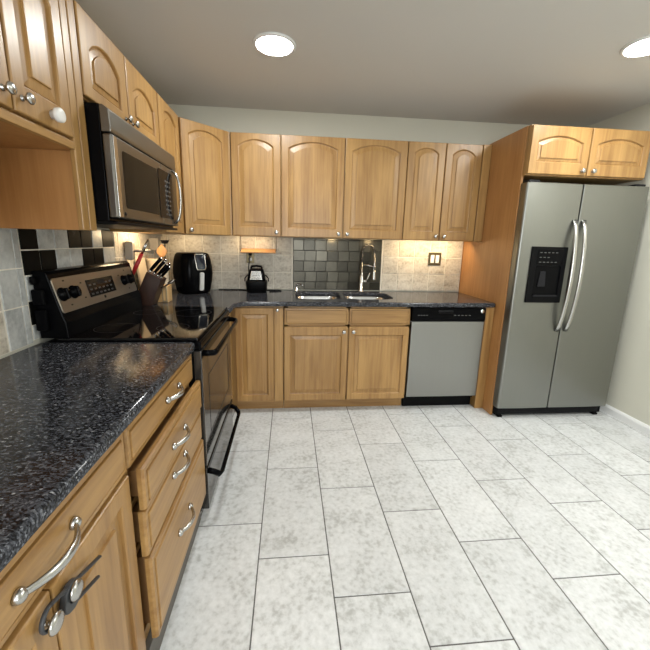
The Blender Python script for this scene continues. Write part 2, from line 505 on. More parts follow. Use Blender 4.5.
# ================================================================== SETTING
XR, YB = 3.71, -5.6
g = G()
TW, TL, TX = 0.305, 0.6102, 0.9282
phase = {0: -1.939, 1: -2.1297, 2: -2.3214, 3: -1.9156, 4: -2.1196, 5: -1.7112, 6: -1.2979, 7: -1.52, 8: -1.40, -1: -1.132, -2: -1.75, -3: -1.95, -4: -1.5}
gp = 0.005
for c in range(-4, 10):
    x0, x1 = TX + TW * c, TX + TW * (c + 1)
    x0c, x1c = max(x0, 0.0), min(x1, XR)
    if x1c - x0c < 0.01: continue
    p0 = phase.get(c, -1.6)
    k0 = int(math.floor((YB - p0) / TL))
    for k in range(k0, 12):
        y0, y1 = max(p0 + k * TL, YB), min(p0 + (k + 1) * TL, 0.0)
        if y1 - y0 < 0.02: continue
        g.box(x0c + gp / 2, x1c - gp / 2, y0 + gp / 2, y1 - gp / 2, -0.012, 0.0, 'floor', 0.0012, 1)
g.box(0, XR, YB, 0, -0.05, -0.0022, 'grout_d', 0)
struct(g.build('floor'))
struct(G().box(-0.1, XR + 0.1, YB - 0.1, 0.1, CEIL, CEIL + 0.1, 'ceil', 0).build('ceiling'))
struct(G().box(-0.1, 0, YB - 0.1, 0.1, -0.05, CEIL, 'wall', 0).build('wall_left'))
struct(G().box(0, XR, 0, 0.1, -0.05, CEIL, 'wall', 0).build('wall_back'))
struct(G().box(XR, XR + 0.1, YB - 0.1, 0.1, -0.05, CEIL, 'wall', 0).build('wall_right'))
struct(G().box(0, XR, YB - 0.1, YB, -0.05, CEIL, 'wall', 0).build('wall_front'))
g = G().prism([(XR, 0), (XR - 0.014, 0), (XR - 0.014, 0.050), (XR - 0.009, 0.060), (XR - 0.005, 0.067), (XR, 0.069)], 1, YB, 0, 'white')
struct(g.build('baseboard_right'))

# ------------------------------------------------------------------ ceiling lamps
def ceiling_lamp(x, y, label):
    t = thing('ceiling_light', label, 'light', (x, y, CEIL), 0, 'recessed ceiling lights')
    G().lathe([(0.103, 0), (0.118, 0), (0.118, -0.004), (0.110, -0.011), (0.1005, -0.011), (0.1005, -0.004), (0.103, -0.002)], 'white', n=48).build('trim_ring', t)
    G().lathe([(0.099, -0.003), (0.099, -0.0075), (0.094, -0.009), (0, -0.0095)], 'lamp', n=48).build('diffuser', t)
ceiling_lamp(0.972, -1.005, 'round lit white ceiling lamp above the stove side of the kitchen')
ceiling_lamp(2.955, -1.275, 'round lit white ceiling lamp in front of the refrigerator, cut by the photo edge')

# ------------------------------------------------------------------ wall tile
ZR = [0.909, 1.065, 1.223, 1.376]
g = G()
TC = 0.153
us = [0.012] + [0.455 - TC * k for k in range(2, 0, -1)] + [0.455 + TC * k for k in range(0, 5)]
us = [u for u in us if u < 1.06] + [1.078]
tile_grid(g, 'y', -0.003, us, ZR, 0.006, 'tile_b', gap=0.006, jit=0.0012)
g.box(0.0, 1.078, -0.005, -0.0005, 0.909, 1.376, 'grout_l', 0)
tag(g.build('tile_backsplash'), 'beige tumbled stone wall tiles left of the metal sink panel', 'wall tiles', 'backsplash tile fields')
g = G()
us = [1.922, 2.067, 2.22, 2.373, 2.526, 2.682]
tile_grid(g, 'y', -0.003, us, ZR, 0.006, 'tile_b', gap=0.006, jit=0.0012)
g.box(1.922, 2.682, -0.005, -0.0005, 0.909, 1.376, 'grout_l', 0)
tag(g.build('tile_backsplash'), 'beige tumbled stone wall tiles right of the metal sink panel', 'wall tiles', 'backsplash tile fields')
g = G()
us = [-0.967, -0.918, -0.765, -0.612, -0.459, -0.306, -0.153, -0.012]
tile_grid(g, 'x', 0.003, us, ZR, 0.006, 'tile_b', gap=0.006, jit=0.0012)
g.box(0.0005, 0.005, -0.967, -0.01, 0.909, 1.376, 'grout_l', 0)
tag(g.build('tile_backsplash'), 'beige wall tiles behind the knife blocks in the corner', 'wall tiles', 'backsplash tile fields')
# dark metal panel behind the sink
t = thing('metal_tile_panel', 'dark brushed metal tile panel on the wall behind the sink', 'wall tiles', (0, 0, 0))
g = G()
us = [1.093 + 0.1016 * k for k in range(9)]; us[-1] = 1.904
zz = [0.911, 0.985, 1.079, 1.173, 1.267, 1.361, 1.374]
for j in range(6):
    off = (0.0, 0.008, -0.006, 0.004, -0.008, 0.0)[j]
    uu = [us[0]] + [u + off for u in us[1:-1]] + [us[-1]]
    tile_grid(g, 'y', -0.003, uu, zz[j:j + 2], 0.006, 'tile_m', gap=0.0022, jit=0.0015)
g.box(1.091, 1.906, -0.005, -0.0005, 0.910, 1.375, 'grout_m', 0)
g.build('metal_tiles', t)
G().box(1.080, 1.0905, -0.013, -0.0005, 0.909, 1.376, 'grout_l', 0.002).build('trim_or_highlight', t)
G().box(1.9065, 1.918, -0.013, -0.0005, 0.909, 1.376, 'grout_l', 0.002).build('trim_or_highlight', t)
# black and grey squares behind the stove
g = G()
us = [-1.722 + 0.1035 * k for k in range(8)]; us[-1] = -0.970
zr = [1.388, 1.286, 1.184, 1.082, 0.98, 0.919]
R1 = 'KWWKKWK'; R2 = 'KKWWKKW'; RX = ['WKWKWWK', 'KWWKWKW', 'WWKWKWW']
rows = [R1, R2] + RX
for j in range(5):
    tile_grid(g, 'x', 0.003, us, [zr[j + 1], zr[j]], 0.006, 'tile_g', pick=lambda i, jj, r=rows[j]: 'tile_k' if r[i] == 'K' else 'tile_g', gap=0.005, jit=0.001)
g.box(0.0005, 0.0055, -1.724, -0.969, 0.919, 1.389, 'grout_l', 0)
tag(g.build('accent_tile_panel'), 'black and grey square wall tiles behind the stove', 'wall tiles')
g = G()
tile_grid(g, 'x', 0.003, [-1.85, -1.760], [0.909, 1.068, 1.217, 1.376], 0.006, 'tile_g', gap=0.005)
tile_grid(g, 'x', 0.003, [-1.760, -1.726], [0.909, 1.068, 1.217, 1.376], 0.006, 'tile_g', gap=0.004)
g.box(0.0005, 0.0055, -1.852, -1.7255, 0.909, 1.377, 'grout_l', 0)
tile_grid(g, 'x', 0.003, [-2.6, -2.45, -2.3, -2.15, -2.0, -1.856], [0.909, 1.068, 1.217, 1.376], 0.006, 'tile_b', gap=0.005)
g.box(0.0005, 0.0055, -2.6, -1.852, 0.909, 1.377, 'grout_l', 0)
tag(g.build('tile_backsplash'), 'large pale grey marble wall tiles beside the stove, above the near counter', 'wall tiles', 'backsplash tile fields')


# ================================================================== CABINETS
def cab(label, loc, rz, w_, depth, z0, z1, name='wall_cabinet', cat='cabinet', group='maple wall cabinets'):
    t = thing(name, label, cat, (loc[0], loc[1], z0), rz, group)
    return t


def put_door(par, x, w_, z, h_, depth, kx=None, kz=None, kmat='nickel', **kw):
    d = door_geo(w_, h_, **kw).build("door", par, (x, -depth, z))
    if kx is not None: knob(d, kx, kz, -kw.get('t', 0.0205), kmat, 0.018 if kw.get('t', 0) > 0.023 else 0.0155)
    return d


UZ0, UZ1, UD = 1.377, 2.140, 0.305
GAP = 0.008
# --- wall cabinets on the back wall
def upper_back(label, x0, x1, doors, filler=None):
    t = cab(label, (x0, 0), 0, x1 - x0, UD, UZ0, UZ1)
    W = x1 - x0
    b = G().box(0.0005, W - 0.0005, -UD, -0.001, 0, UZ1 - UZ0, 'wood_v', 0.0015)
    b.build('body', t)
    if filler:
        G().box(filler - x0 + 0.004, W - 0.001, -UD - 0.018, -UD - 0.0002, 0, UZ1 - UZ0, 'wood_v', 0.0015).build('filler_strip', t)
    for (a, c, k) in doors:
        dw = c - a - GAP
        kx = 0.032 if k == 'L' else dw - 0.032
        put_door(t, a - x0 + GAP / 2, dw, 0.004, UZ1 - UZ0 - 0.008, UD + 0.0002, kx, 0.030, rise=0.042 if dw < 0.36 else 0.048)
    return t
upper_back('single door maple wall cabinet left of the hanging wooden shelf, beside the corner one', 0.610, 0.991, [(0.610, 0.991, 'R')])
upper_back('wide two door maple wall cabinet above the sink', 0.992, 1.990, [(0.992, 1.489, 'R'), (1.489, 1.990, 'L')])
upper_back('maple wall cabinet with two narrow doors above the light switch', 1.991, 2.683, [(1.991, 2.304, 'R'), (2.304, 2.610, 'L')], filler=2.610)

# --- diagonal corner cabinet
t = thing('wall_cabinet', 'diagonal corner maple wall cabinet above the air fryer', 'cabinet', (0.0, 0.0, UZ0), 0, 'maple wall cabinets')
s2 = math.sqrt(0.5); ins = 0.0212
poly = [(0.001, -0.001), (0.001, -0.607), (0.318, -0.607), (0.320, -0.597 - 0.004), (0.600, -0.322), (0.607, -0.318), (0.607, -0.001)]
A = Vector((0.330, -0.600)); Bv = Vector((0.600, -0.330)); n_ = Vector((s2, -s2))
A2 = A - n_ * ins; B2 = Bv - n_ * ins
poly = [(0.001, -0.001), (0.001, -0.607), (A2.x - 0.004, -0.607), (A2.x, A2.y), (B2.x, B2.y), (0.607, B2.y + 0.004), (0.607, -0.001)]
G().prism(poly, 2, 0, UZ1 - UZ0, 'wood_v', 0.0012).build('body', t)
dw = (Bv - A).length
d = door_geo(dw - 0.002, UZ1 - UZ0 - 0.006, rise=0.045).build('door', t, (A2.x + 0.0007, A2.y + 0.0007 - 0.0003, 0.003))
d.rotation_euler = (0, 0, PI / 4)
knob(d, 0.034, 0.030, -0.0205)

# --- left wall: local x runs along +y, fronts face +x
RZ = PI / 2
def upper_left(label, y0, y1, z0, doors, kz=0.030, **kw):
    t = cab(label, (0, y0), RZ, y1 - y0, UD, z0, UZ1)
    G().box(0.0005, y1 - y0 - 0.0005, -UD, -0.001, 0, UZ1 - z0, 'wood_v', 0.0015).build('body', t)
    for (a, c, k) in doors:
        dw = c - a - GAP
        kx = 0.032 if k == 'L' else dw - 0.032
        put_door(t, a - y0 + GAP / 2, dw, 0.005, UZ1 - z0 - 0.010, UD + 0.0002, kx, kz, **kw)
    return t
upper_left('narrow full height maple wall cabinet between microwave and corner', -0.998, -0.610, UZ0, [(-0.995, -0.622, 'L')], side=0.06)
upper_left('short maple wall cabinet with two arched doors above the microwave', -1.762, -1.000, 1.838, [(-1.760, -1.394, 'R'), (-1.394, -1.003, 'L')], kz=0.022,
           side=0.062, bot=0.045, top=0.075, rise=0.050, slope=0.026)

# --- near left wall cabinet with the open bay below
NY0, NY1 = -2.44, -1.766
t = thing('wall_cabinet', 'maple wall cabinet nearest the camera with an open bay below its doors', 'cabinet', (0, NY0, UZ0 - 0.010), RZ, 'maple wall cabinets')
W = NY1 - NY0
g = G()
zs_ = 1.646 - UZ0; H = UZ1 - UZ0 + 0.010
g.box(0.0, 0.018, -UD, -0.001, 0, H, 'wood_v', 0.0015)                     # near side
g.box(W - 0.066, W - 0.048, -UD + 0.001, -0.001, 0, H, 'wood_o', 0.001)   # far side panel of the bay
g.box(0.0185, W - 0.0665, -UD + 0.001, -0.001, zs_, H - 0.001, 'wood_o', 0.001)  # box above the bay
g.box(0.0185, W - 0.0665, -0.012, -0.0015, 0.001, zs_ - 0.001, 'wood_o', 0.0)      # back of bay
g.build('body', t)
g = G()
g.box(W - 0.090, W - 0.050, -UD - 0.019, -UD, 0, H, 'wood_v', 0.003)
g.box(W - 0.046, W - 0.002, -UD - 0.0195, -0.001, 0, H, 'wood_v', 0.003)
g.build('corner_stile', t)
G().box(0.001, W - 0.092, -UD - 0.020, -UD - 0.0005, zs_ - 0.001, zs_ + 0.024, 'wood_h', 0.002).build('bottom_rail', t)
G().box(0.001, W - 0.092, -UD - 0.003, -UD - 0.0005, zs_ + 0.026, H, 'wood_v', 0.001).build('front_frame', t)
dz0 = 1.680 - UZ0
for (a, c, k) in ((-2.385, -2.127, 'R'), (-2.127, -1.862, 'L')):
    dw = c - a - GAP
    kx = 0.030 if k == 'L' else dw - 0.030
    d = put_door(t, a - NY0 + GAP / 2, dw, dz0, H - dz0 - 0.005, UD + 0.0035, kx, 0.040, side=0.05, bot=0.078, rise=0.05, top=0.06)
    if k == 'L':
        gg = G().lathe([(0.012, 0), (0.012, 0.012), (0.020, 0.014), (0.021, 0.018), (0.021, 0.027), (0.019, 0.030), (0.010, 0.0315), (0, 0.0315)], 'plasticwhite', (dw - 0.104, -0.0205, 0.038), (0, -1, 0), 24)
        o = gg.build('safety_latch', d); o['label'] = 'round white plastic latch knob'

# --- fridge surround
FX0, FX1 = 2.690, 3.590
t = thing('wall_cabinet', 'maple cabinet with two short arched doors above the refrigerator', 'cabinet', (FX0, 0, 1.832), 0, 'maple wall cabinets')
FD = 0.778
G().box(0.0155, FX1 - FX0, -0.742, -0.001, 0, 0.325, 'wood_v', 0.0015).box(0.001, FX1 - FX0, -FD, -0.7435, 0, 0.325, 'wood_v', 0.0015).build('body', t)
for (a, c, k) in ((2.693, 3.132, 'R'), (3.134, 3.588, 'L')):
    dw = c - a - GAP
    put_door(t, a - FX0, dw, 0.008, 0.309, FD + 0.0003, 0.035 if k == 'L' else dw - 0.035, 0.030, side=0.052, bot=0.080, top=0.063, rise=0.040, slope=0.024)
o = G().box(2.686, 2.704, -0.742, -0.001, 0.001, 2.158, 'wood_o', 0.0015).build('refrigerator_side_panel')
tag(o, 'tall maple panel standing between the dishwasher and the refrigerator', 'panel')

# ------------------------------------------------------------------ base cabinets
BD, BT = 0.609, 0.866
def base_body(g, x0, x1, z0=0.10, open_top=False, mat='wood_v'):
    g.box(x0, x0 + 0.017, -BD, -0.001, z0, BT - 0.001, mat, 0.001)
    g.box(x1 - 0.017, x1, -BD, -0.001, z0, BT - 0.001, mat, 0.001)
    g.box(x0 + 0.0172, x1 - 0.0172, -BD, -0.001, z0, z0 + 0.017, mat, 0.001)
    g.box(x0 + 0.0172, x1 - 0.0172, -0.010, -0.001, z0 + 0.018, BT - 0.001, mat, 0)
    # face frame
    g.box(x0, x1, -BD - 0.001, -BD + 0.018, z0, z0 + 0.04, mat, 0.001)
    g.box(x0, x1, -BD - 0.001, -BD + 0.018, BT - 0.035, BT - 0.001, mat, 0.001)
    g.box(x0, x0 + 0.035, -BD - 0.001, -BD + 0.018, z0, BT - 0.001, mat, 0.001)
    g.box(x1 - 0.035, x1, -BD - 0.001, -BD + 0.018, z0, BT - 0.001, mat, 0.001)

BF = BD + 0.0012
# sink cabinet
t = thing('base_cabinet', 'maple base cabinet with two doors and two false drawers under the sink', 'cabinet', (1.016, 0, 0), 0, 'maple base cabinets')
SW = 2.006 - 1.016
g = G(); base_body(g, 0.001, SW - 0.001)
g.box(SW / 2 - 0.02, SW / 2 + 0.02, -BD - 0.001, -BD + 0.018, 0.10, BT - 0.001, 'wood_v', 0.001)
g.box(0.001, SW - 0.001, -BD - 0.001, -BD + 0.018, 0.69, 0.725, 'wood_h', 0.001)
g.build('body', t)
G().box(0.001, SW - 0.002, -0.545, -0.527, 0.001, 0.099, 'wood_h', 0.001).build('toe_kick', t)
for i, (a, c) in enumerate(((1.021, 1.517), (1.520, 2.003))):
    front_geo(c - a - GAP, 0.131, t=0.0195).build('false_drawer_front', t, (a - 1.016, -BF, 0.722))
    dw = c - a - GAP
    put_door(t, a - 1.016, dw, 0.106, 0.602, BF, dw - 0.032 if i == 0 else 0.032, 0.566, t=0.0195, side=0.046, bot=0.052, top=0.070, rise=0)

# corner base cabinet (L plan): door and knobbed pull-out strip facing the room
t = thing('base_cabinet', 'maple corner base cabinet with a tall door between stove and sink cabinet', 'cabinet', (0.0, 0, 0), 0, 'maple base cabinets')
g = G()
g.prism([(0.001, -0.001), (0.001, -0.920), (BD, -0.920), (BD, -BD), (1.0145, -BD), (1.0145, -0.001)], 2, 0.10, BT - 0.001, 'wood_v', 0.001)
g.build('body', t)
G().box(0.548, 1.0145, -0.545, -0.527, 0.001, 0.099, 'wood_h', 0.001).box(0.527, 0.545, -0.90, -0.527, 0.001, 0.099, 'wood_h', 0.001).build('toe_kick', t)
G().box(BD + 0.0005, BD + 0.02, -0.918, -0.652, 0.106, 0.85, 'wood_v', 0.003).build('filler_strip', t)
put_door(t, 0.655, 0.285, 0.106, 0.747, BF, t=0.0195, side=0.046, bot=0.050, top=0.050, rise=0)
d = G().box(0, 0.066, -0.0195, 0, 0, 0.747, 'wood_v', 0.003).build('pull_out_front', t, (0.945, -BF, 0.106))
knob(d, 0.024, 0.735, -0.0195, r=0.013)
# strip right of dishwasher
tag(G().box(2.615, 2.6845, -0.625, -0.002, 0.001, BT - 0.001, 'wood_v', 0.002).build('filler_panel'),
    'narrow maple upright strip between the dishwasher and the tall refrigerator panel', 'panel')

# left drawer stack
LY0, LY1 = -2.346, -1.697
t = thing('drawer_cabinet', 'maple base cabinet of four drawers beside the stove, middle ones slightly open', 'cabinet', (0, LY0, 0), RZ, 'maple base cabinets')
W = LY1 - LY0
g = G(); base_body(g, 0.001, W - 0.001, 0.102)
for z in (0.730, 0.594, 0.438):
    g.box(0.001, W - 0.001, -BD - 0.001, -BD + 0.018, z - 0.012, z + 0.008, 'wood_h', 0.001)
g.build('body', t)
G().box(0.001, W - 0.001, -0.630, -0.606, 0.001, 0.100, 'base', 0.001).build('toe_kick', t)
for (z0, z1, y, kzz) in ((0.735, 0.853, 0.0, 0.795), (0.599, 0.727, 0.032, 0.656), (0.444, 0.592, 0.026, 0.545), (0.146, 0.436, 0.032, 0.313)):
    gd = front_geo(W - (0.020 if y else 0.012), z1 - z0, t=0.024, edge=0.018)
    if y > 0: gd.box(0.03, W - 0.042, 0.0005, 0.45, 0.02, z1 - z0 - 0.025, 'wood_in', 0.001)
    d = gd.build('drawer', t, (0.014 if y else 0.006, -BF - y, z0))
    pull(d, (-2.055 if y else -1.985) - LY0 - 0.006, kzz - z0, -0.0245)

# near left base: drawer above two doors
AY0, AY1 = -2.985, -2.349
t = thing('base_cabinet', 'maple base cabinet nearest the camera with one drawer over two doors', 'cabinet', (0, AY0, 0), RZ, 'maple base cabinets')
W = AY1 - AY0
g = G(); base_body(g, 0.001, W - 0.001, 0.102)
g.box(0.001, W - 0.001, -BD - 0.001, -BD + 0.018, 0.715, 0.745, 'wood_h', 0.001)
g.build('body', t)
G().box(0.001, W - 0.001, -0.630, -0.606, 0.001, 0.100, 'base', 0.001).build('toe_kick', t)
d = front_geo(W - 0.010, 0.118, t=0.024, edge=0.018).build('drawer', t, (0.005, -BF, 0.738))
pull(d, -2.662 - AY0 - 0.005, 0.055, -0.0245, 0.145, 0.036)
dw = W / 2 - 0.007
put_door(t, 0.005, dw, 0.10, 0.626, BF, dw - 0.0275, 0.588, t=0.024, side=0.052, bot=0.06, top=0.055, rise=0)
put_door(t, W / 2 + 0.002, dw, 0.10, 0.626, BF, 0.0275, 0.588, t=0.024, side=0.052, bot=0.06, top=0.055, rise=0)
KN_A = AY0 + 0.005 + dw - 0.0275; KN_B = AY0 + W / 2 + 0.002 + 0.0275
# sliding latch looped over the two knobs
t = thing('child_lock', 'grey plastic sliding child lock looped over the two near door knobs', 'lock', (0.6345, (KN_A + KN_B) / 2, 0.688), RZ)
t.rotation_euler = (0, 0.36, RZ)
hk = (KN_B - KN_A) / 2
g = G(); pts = []
for k in range(13):
    a = PI / 2 + PI * k / 12
    pts.append((-hk + 0.020 * math.cos(a), -0.011, 0.020 * math.sin(a)))
pts = [(hk + 0.100, -0.0115, 0.020)] + [(hk + 0.03, -0.0115, 0.020)] + pts + [(hk + 0.03, -0.0115, -0.020), (hk + 0.100, -0.0115, -0.020)]
g.tube(pts, (0.0045, 0.0032), 'lockgrey', 8, flat=(0, 1, 0))
g.build('loop', t)
out = rrect(hk - 0.024, hk + 0.024, -0.027, 0.027, 0.020)
inn = rrect(hk - 0.011, hk + 0.011, -0.011, 0.011, 0.0105)
o = slab(out, [inn], -0.006, 0.006, 0.002, 'lockgrey', 'slider', t)
o.rotation_euler = (PI / 2, 0, 0); o.location = (0, -0.0112, 0)

# ================================================================== COUNTERTOPS
CT0, CT1 = 0.868, 0.9045
def arc(cx, cy, r, a0, a1, n=6):
    return [(cx + r * math.cos(a0 + (a1 - a0) * k / n), cy + r * math.sin(a0 + (a1 - a0) * k / n)) for k in range(n + 1)]
outl = [(0.010, -3.12), (0.650, -3.12)] + arc(0.625, -1.720, 0.025, 0, PI / 2) + [(0.010, -1.695)]
tag(slab(outl, [], CT0, CT1, 0.012, 'granite', 'countertop'), 'dark speckled granite countertop nearest the camera, left of the stove', 'countertop', 'granite countertops')
outl = [(0.010, -0.919), (0.672, -0.919)] + [(0.674, -0.78), (0.684, -0.73), (0.705, -0.690), (0.735, -0.665), (0.78, -0.655)] + arc(2.655, -0.630, 0.025, -PI / 2, 0) + [(2.682, -0.012), (0.010, -0.012)]
SL = (1.115, 1.492, -0.500, -0.115); SR = (1.528, 1.915, -0.500, -0.115)
holes = [rrect(SL[0], SL[1], SL[2], SL[3], 0.09, 8)[::-1], rrect(SR[0], SR[1], SR[2], SR[3], 0.11, 8)[::-1]]
tag(slab(outl, holes, CT0, CT1, 0.012, 'granite', 'countertop'), 'dark speckled granite countertop along the back wall, holding the sink', 'countertop', 'granite countertops')

# sink
t = thing('sink', 'double bowl stainless steel sink set into the back granite countertop', 'sink', (1.51, -0.3, 0.68))
def bowl(b, r, name):
    g = G(); L = []
    e = 0.004
    for (d, z, rr) in ((e + 0.014, 0.8672, r), (e - 0.006, 0.8672, r), (e - 0.003, 0.862, r), (0.004, 0.78, r), (0.012, 0.715, r * 0.9), (0.03, 0.690, r * 0.8), (0.06, 0.683, r * 0.6)):
        d2 = -d if z == 0.8672 and d > 0.01 else d
        L.append([(x - 1.51, y + 0.3, z - 0.68) for x, y in rrect(b[0] + d2, b[1] - d2, b[2] + d2, b[3] - d2, rr, 8)])
    g.loops(L, 'sink', False, True, True)
    o = g.build(name, t, fix=True)
    cx, cy = (b[0] + b[1]) / 2 - 1.51, (b[2] + b[3]) / 2 + 0.3
    G().lathe([(0.045, 0.0035), (0.045, 0.006), (0.038, 0.0065), (0.034, 0.0045), (0.0, 0.0045)], 'chrome', (cx, cy, 0)).build('drain', o)
bowl(SL, 0.09, 'bowl'); bowl(SR, 0.11, 'bowl')

# faucet
t = thing('faucet', 'tall steel spring pull-down kitchen faucet behind the right sink bowl', 'faucet', (1.715, -0.062, CT1))
G().lathe([(0.030, 0.0), (0.030, 0.006), (0.024, 0.010), (0.019, 0.014), (0.019, 0.145), (0.013, 0.150), (0.009, 0.155), (0.009, 0.27), (0, 0.27)], 'nickel').build('post', t)
dirx, diry = 0.94, -0.34
def FP(s, z): return (dirx * s, diry * s, z)
g = G(); pts = [FP(0, 0.26), FP(0, 0.34)]
for k in range(1, 13):
    a = PI - PI * k / 12
    pts.append(FP(0.055 + 0.055 * math.cos(a), 0.355 + 0.068 * math.sin(a)))
pts.append(FP(0.112, 0.33))
g.tube(pts, 0.0068, 'grey', 10); g.build('hose', t)
g = G(); n = 0; coil = []
L_ = [Vector(p) for p in pts]
tot = sum((L_[i + 1] - L_[i]).length for i in range(len(L_) - 1)); turns = 34
def along(s):
    for i in range(len(L_) - 1):
        l = (L_[i + 1] - L_[i]).length
        if s <= l or i == len(L_) - 2: return L_[i].lerp(L_[i + 1], min(s / l, 1)), (L_[i + 1] - L_[i]).normalized()
        s -= l
for k in range(turns * 8 + 1):
    p, tg = along(tot * k / (turns * 8)); a = 2 * PI * k / 8
    sd = Vector((-diry, dirx, 0)); nn = sd.cross(tg)
    coil.append(tuple(p + sd * (0.0095 * math.cos(a)) + nn * (0.0095 * math.sin(a))))
g.tube(coil, 0.0013, 'nickel', 5); g.build('spring', t)
g = G(); g.tube([FP(0.112, 0.335), FP(0.113, 0.25), FP(0.113, 0.20)], [0.009, 0.010, 0.011], 'nickel', 12)
g.lathe([(0.011, 0), (0.015, -0.02), (0.016, -0.06), (0.019, -0.085), (0.019, -0.092), (0.0, -0.092)], 'nickel', FP(0.113, 0.205)); g.build('spray_head', t)
g = G(); g.tube([FP(0, 0.245), FP(0.05, 0.243), FP(0.10, 0.232)], 0.0055, 'nickel', 8)
g.lathe([(0.0135, -0.008), (0.0155, -0.008), (0.0155, 0.008), (0.0135, 0.008)], 'nickel', FP(0.113, 0.232)); g.build('docking_arm', t)
g = G(); g.tube([FP(0.0, 0.10), FP(0.05, 0.095)], [0.013, 0.014], 'nickel', 12)
g.tube([FP(0.045, 0.09), FP(0.055, 0.12), FP(0.075, 0.175)], [0.008, 0.007, 0.005], 'nickel', 10); g.build('lever', t)
t = thing('soap_dispenser', 'small chrome soap dispenser beside the left sink bowl', 'soap dispenser', (1.128, -0.065, CT1))
G().lathe([(0.021, 0), (0.021, 0.005), (0.013, 0.010), (0.011, 0.030), (0.007, 0.032), (0.007, 0.055), (0.012, 0.057), (0.012, 0.066), (0, 0.067)], 'chrome').build('body', t)
G().tube([(0, 0, 0.060), (0.03, -0.02, 0.062), (0.055, -0.035, 0.052)], 0.0055, 'chrome').build('spout', t)

# ================================================================== DISHWASHER
t = thing('dishwasher', 'stainless steel dishwasher with a black control strip right of the sink', 'dishwasher', (2.0085, 0, 0))
DW = 2.612 - 2.0085
G().box(0.004, DW - 0.004, -0.585, -0.02, 0.085, BT - 0.002, 'blackmat', 0.002).build('body', t)
G().box(0.004, DW - 0.004, -0.56, -0.54, 0.002, 0.113, 'blackmat', 0.002).build('toe_kick', t)
G().box(0.003, DW - 0.003, -0.633, -0.586, 0.118, 0.752, 'steel_dw', 0.006, 3).build('door', t)
c = G().prism([(-0.586, 0.755), (-0.636, 0.755), (-0.640, 0.775), (-0.636, 0.862), (-0.586, 0.862)], 0, 0.003, DW - 0.003, 'black', 0.003).build('control_panel', t)
for x in [0.045 + k * 0.022 for k in range(4)] + [0.34 + k * 0.03 for k in range(5)]:
    G().box(x, x + 0.016, -0.6405, -0.637, 0.800, 0.806, 'midgrey', 0.0005).build('button', c)
G().prism([(-0.6375, 0.815), (-0.6445, 0.818), (-0.6445, 0.835), (-0.6375, 0.845)], 0, 0.21, 0.33, 'blackmat', 0.002).build('latch_handle', c)
G().lathe([(0.015, 0), (0.015, 0.004), (0.013, 0.006), (0, 0.0065)], 'chrome', (DW - 0.034, -0.638, 0.836), (0, -1, 0)).build('badge', c)

# ================================================================== RANGE
RY0, RY1 = -1.690, -0.924
RL = RY1 - RY0
t = thing('range', 'black electric stove with a glass cooktop and steel control panel', 'stove', (0, RY0, 0), RZ)
# local: x along the front (0..RL), -y towards the room
G().box(0.003, RL - 0.003, -0.630, -0.02, 0.03, 0.900, 'black', 0.003).box(0.02, RL - 0.02, -0.58, -0.04, 0.001, 0.03, 'blackmat', 0).build('body', t)
c = G().box(0.001, RL - 0.001, -0.655, -0.075, 0.9015, 0.918, 'blackglass', 0.004, 3).build('cooktop', t)
for (bx, by, br) in ((0.19, -0.23, 0.095), (0.57, -0.23, 0.075), (0.20, -0.49, 0.075), (0.56, -0.49, 0.105)):
    g = G(); L = [[(bx + rr * math.cos(2 * PI * q / 40), by + rr * math.sin(2 * PI * q / 40), zz) for q in range(40)] for rr, zz in ((br, 0.9179), (br, 0.91815), (br - 0.0025, 0.91815), (br - 0.0025, 0.9179))]
    g.loops(L, 'grey', False, False); g.build('burner_ring', c)
G().box(0.001, RL - 0.001, -0.668, -0.6315, 0.862, 0.9005, 'black', 0.009, 4).build('front_rim', t)
# back guard
prof = [(-0.012, 0.9185), (-0.125, 0.9185), (-0.121, 0.985), (-0.112, 1.010), (-0.068, 1.188), (-0.060, 1.199), (-0.045, 1.203), (-0.012, 1.203)]
bg = G().prism(prof, 0, 0.0, RL, 'black', 0.003).build('back_guard', t)
tilt = math.atan2(0.112 - 0.068, 1.188 - 1.010)
def on_guard(g, lx, h, start=0):
    """place geometry built flat (x, z up, front -y) on the sloping guard at height h along the slope"""
    n0 = Vector((lx, -0.112, 1.010)); sl = Vector((0, 0.044, 0.178)).normalized()
    g.rot(-tilt, 'X'); p = n0 + sl * h
    # rotate so that local z follows the slope
    return g.move(tuple(p))
pw = RL - 0.05
g = G(); out = rrect(-RL / 2 + 0.006, RL / 2 - 0.026, 0.014, 0.164, 0.012, 5)
g.loops([[(x, 0.0005, z) for x, z in out], [(x, -0.003, z) for x, z in out], [(x * 0.995, -0.0045, z * 0.995 + 0.0005) for x, z in out]], 'steel_pan')
on_guard(g, RL / 2, 0).build('control_plate', bg)
g = G().box(-0.128, 0.128, -0.0065, -0.0045, 0.048, 0.132, 'dimglass', 0.001)
for r in range(3):
    for k in range(6):
        if r == 2 and 1 < k < 4: continue
        g.box(-0.112 + k * 0.038, -0.092 + k * 0.038, -0.0072, -0.0066, 0.058 + r * 0.022, 0.066 + r * 0.022, 'midgrey', 0)
g.box(-0.036, 0.036, -0.0072, -0.0066, 0.102, 0.124, 'grey', 0)
on_guard(g, 0.362, 0).build('display', bg)
for lx in (0.042, 0.120, 0.606, 0.688):
    g = G().lathe([(0.030, -0.0005), (0.030, 0.004), (0.026, 0.006), (0.0245, 0.020), (0.023, 0.023), (0, 0.024)], 'black', (0, -0.0045, 0.092), (0, -1, 0), 28)
    g.box(-0.0045, 0.0045, -0.0330, -0.026, 0.069, 0.115, 'black', 0.002)
    on_guard(g, lx, 0).build('knob', bg)
g = G().lathe([(0.008, 0), (0.008, 0.002), (0, 0.0022)], 'grey', (0, -0.0045, 0.034), (0, -1, 0), 20)
on_guard(g, 0.36, 0).build('badge', bg)
g = G()
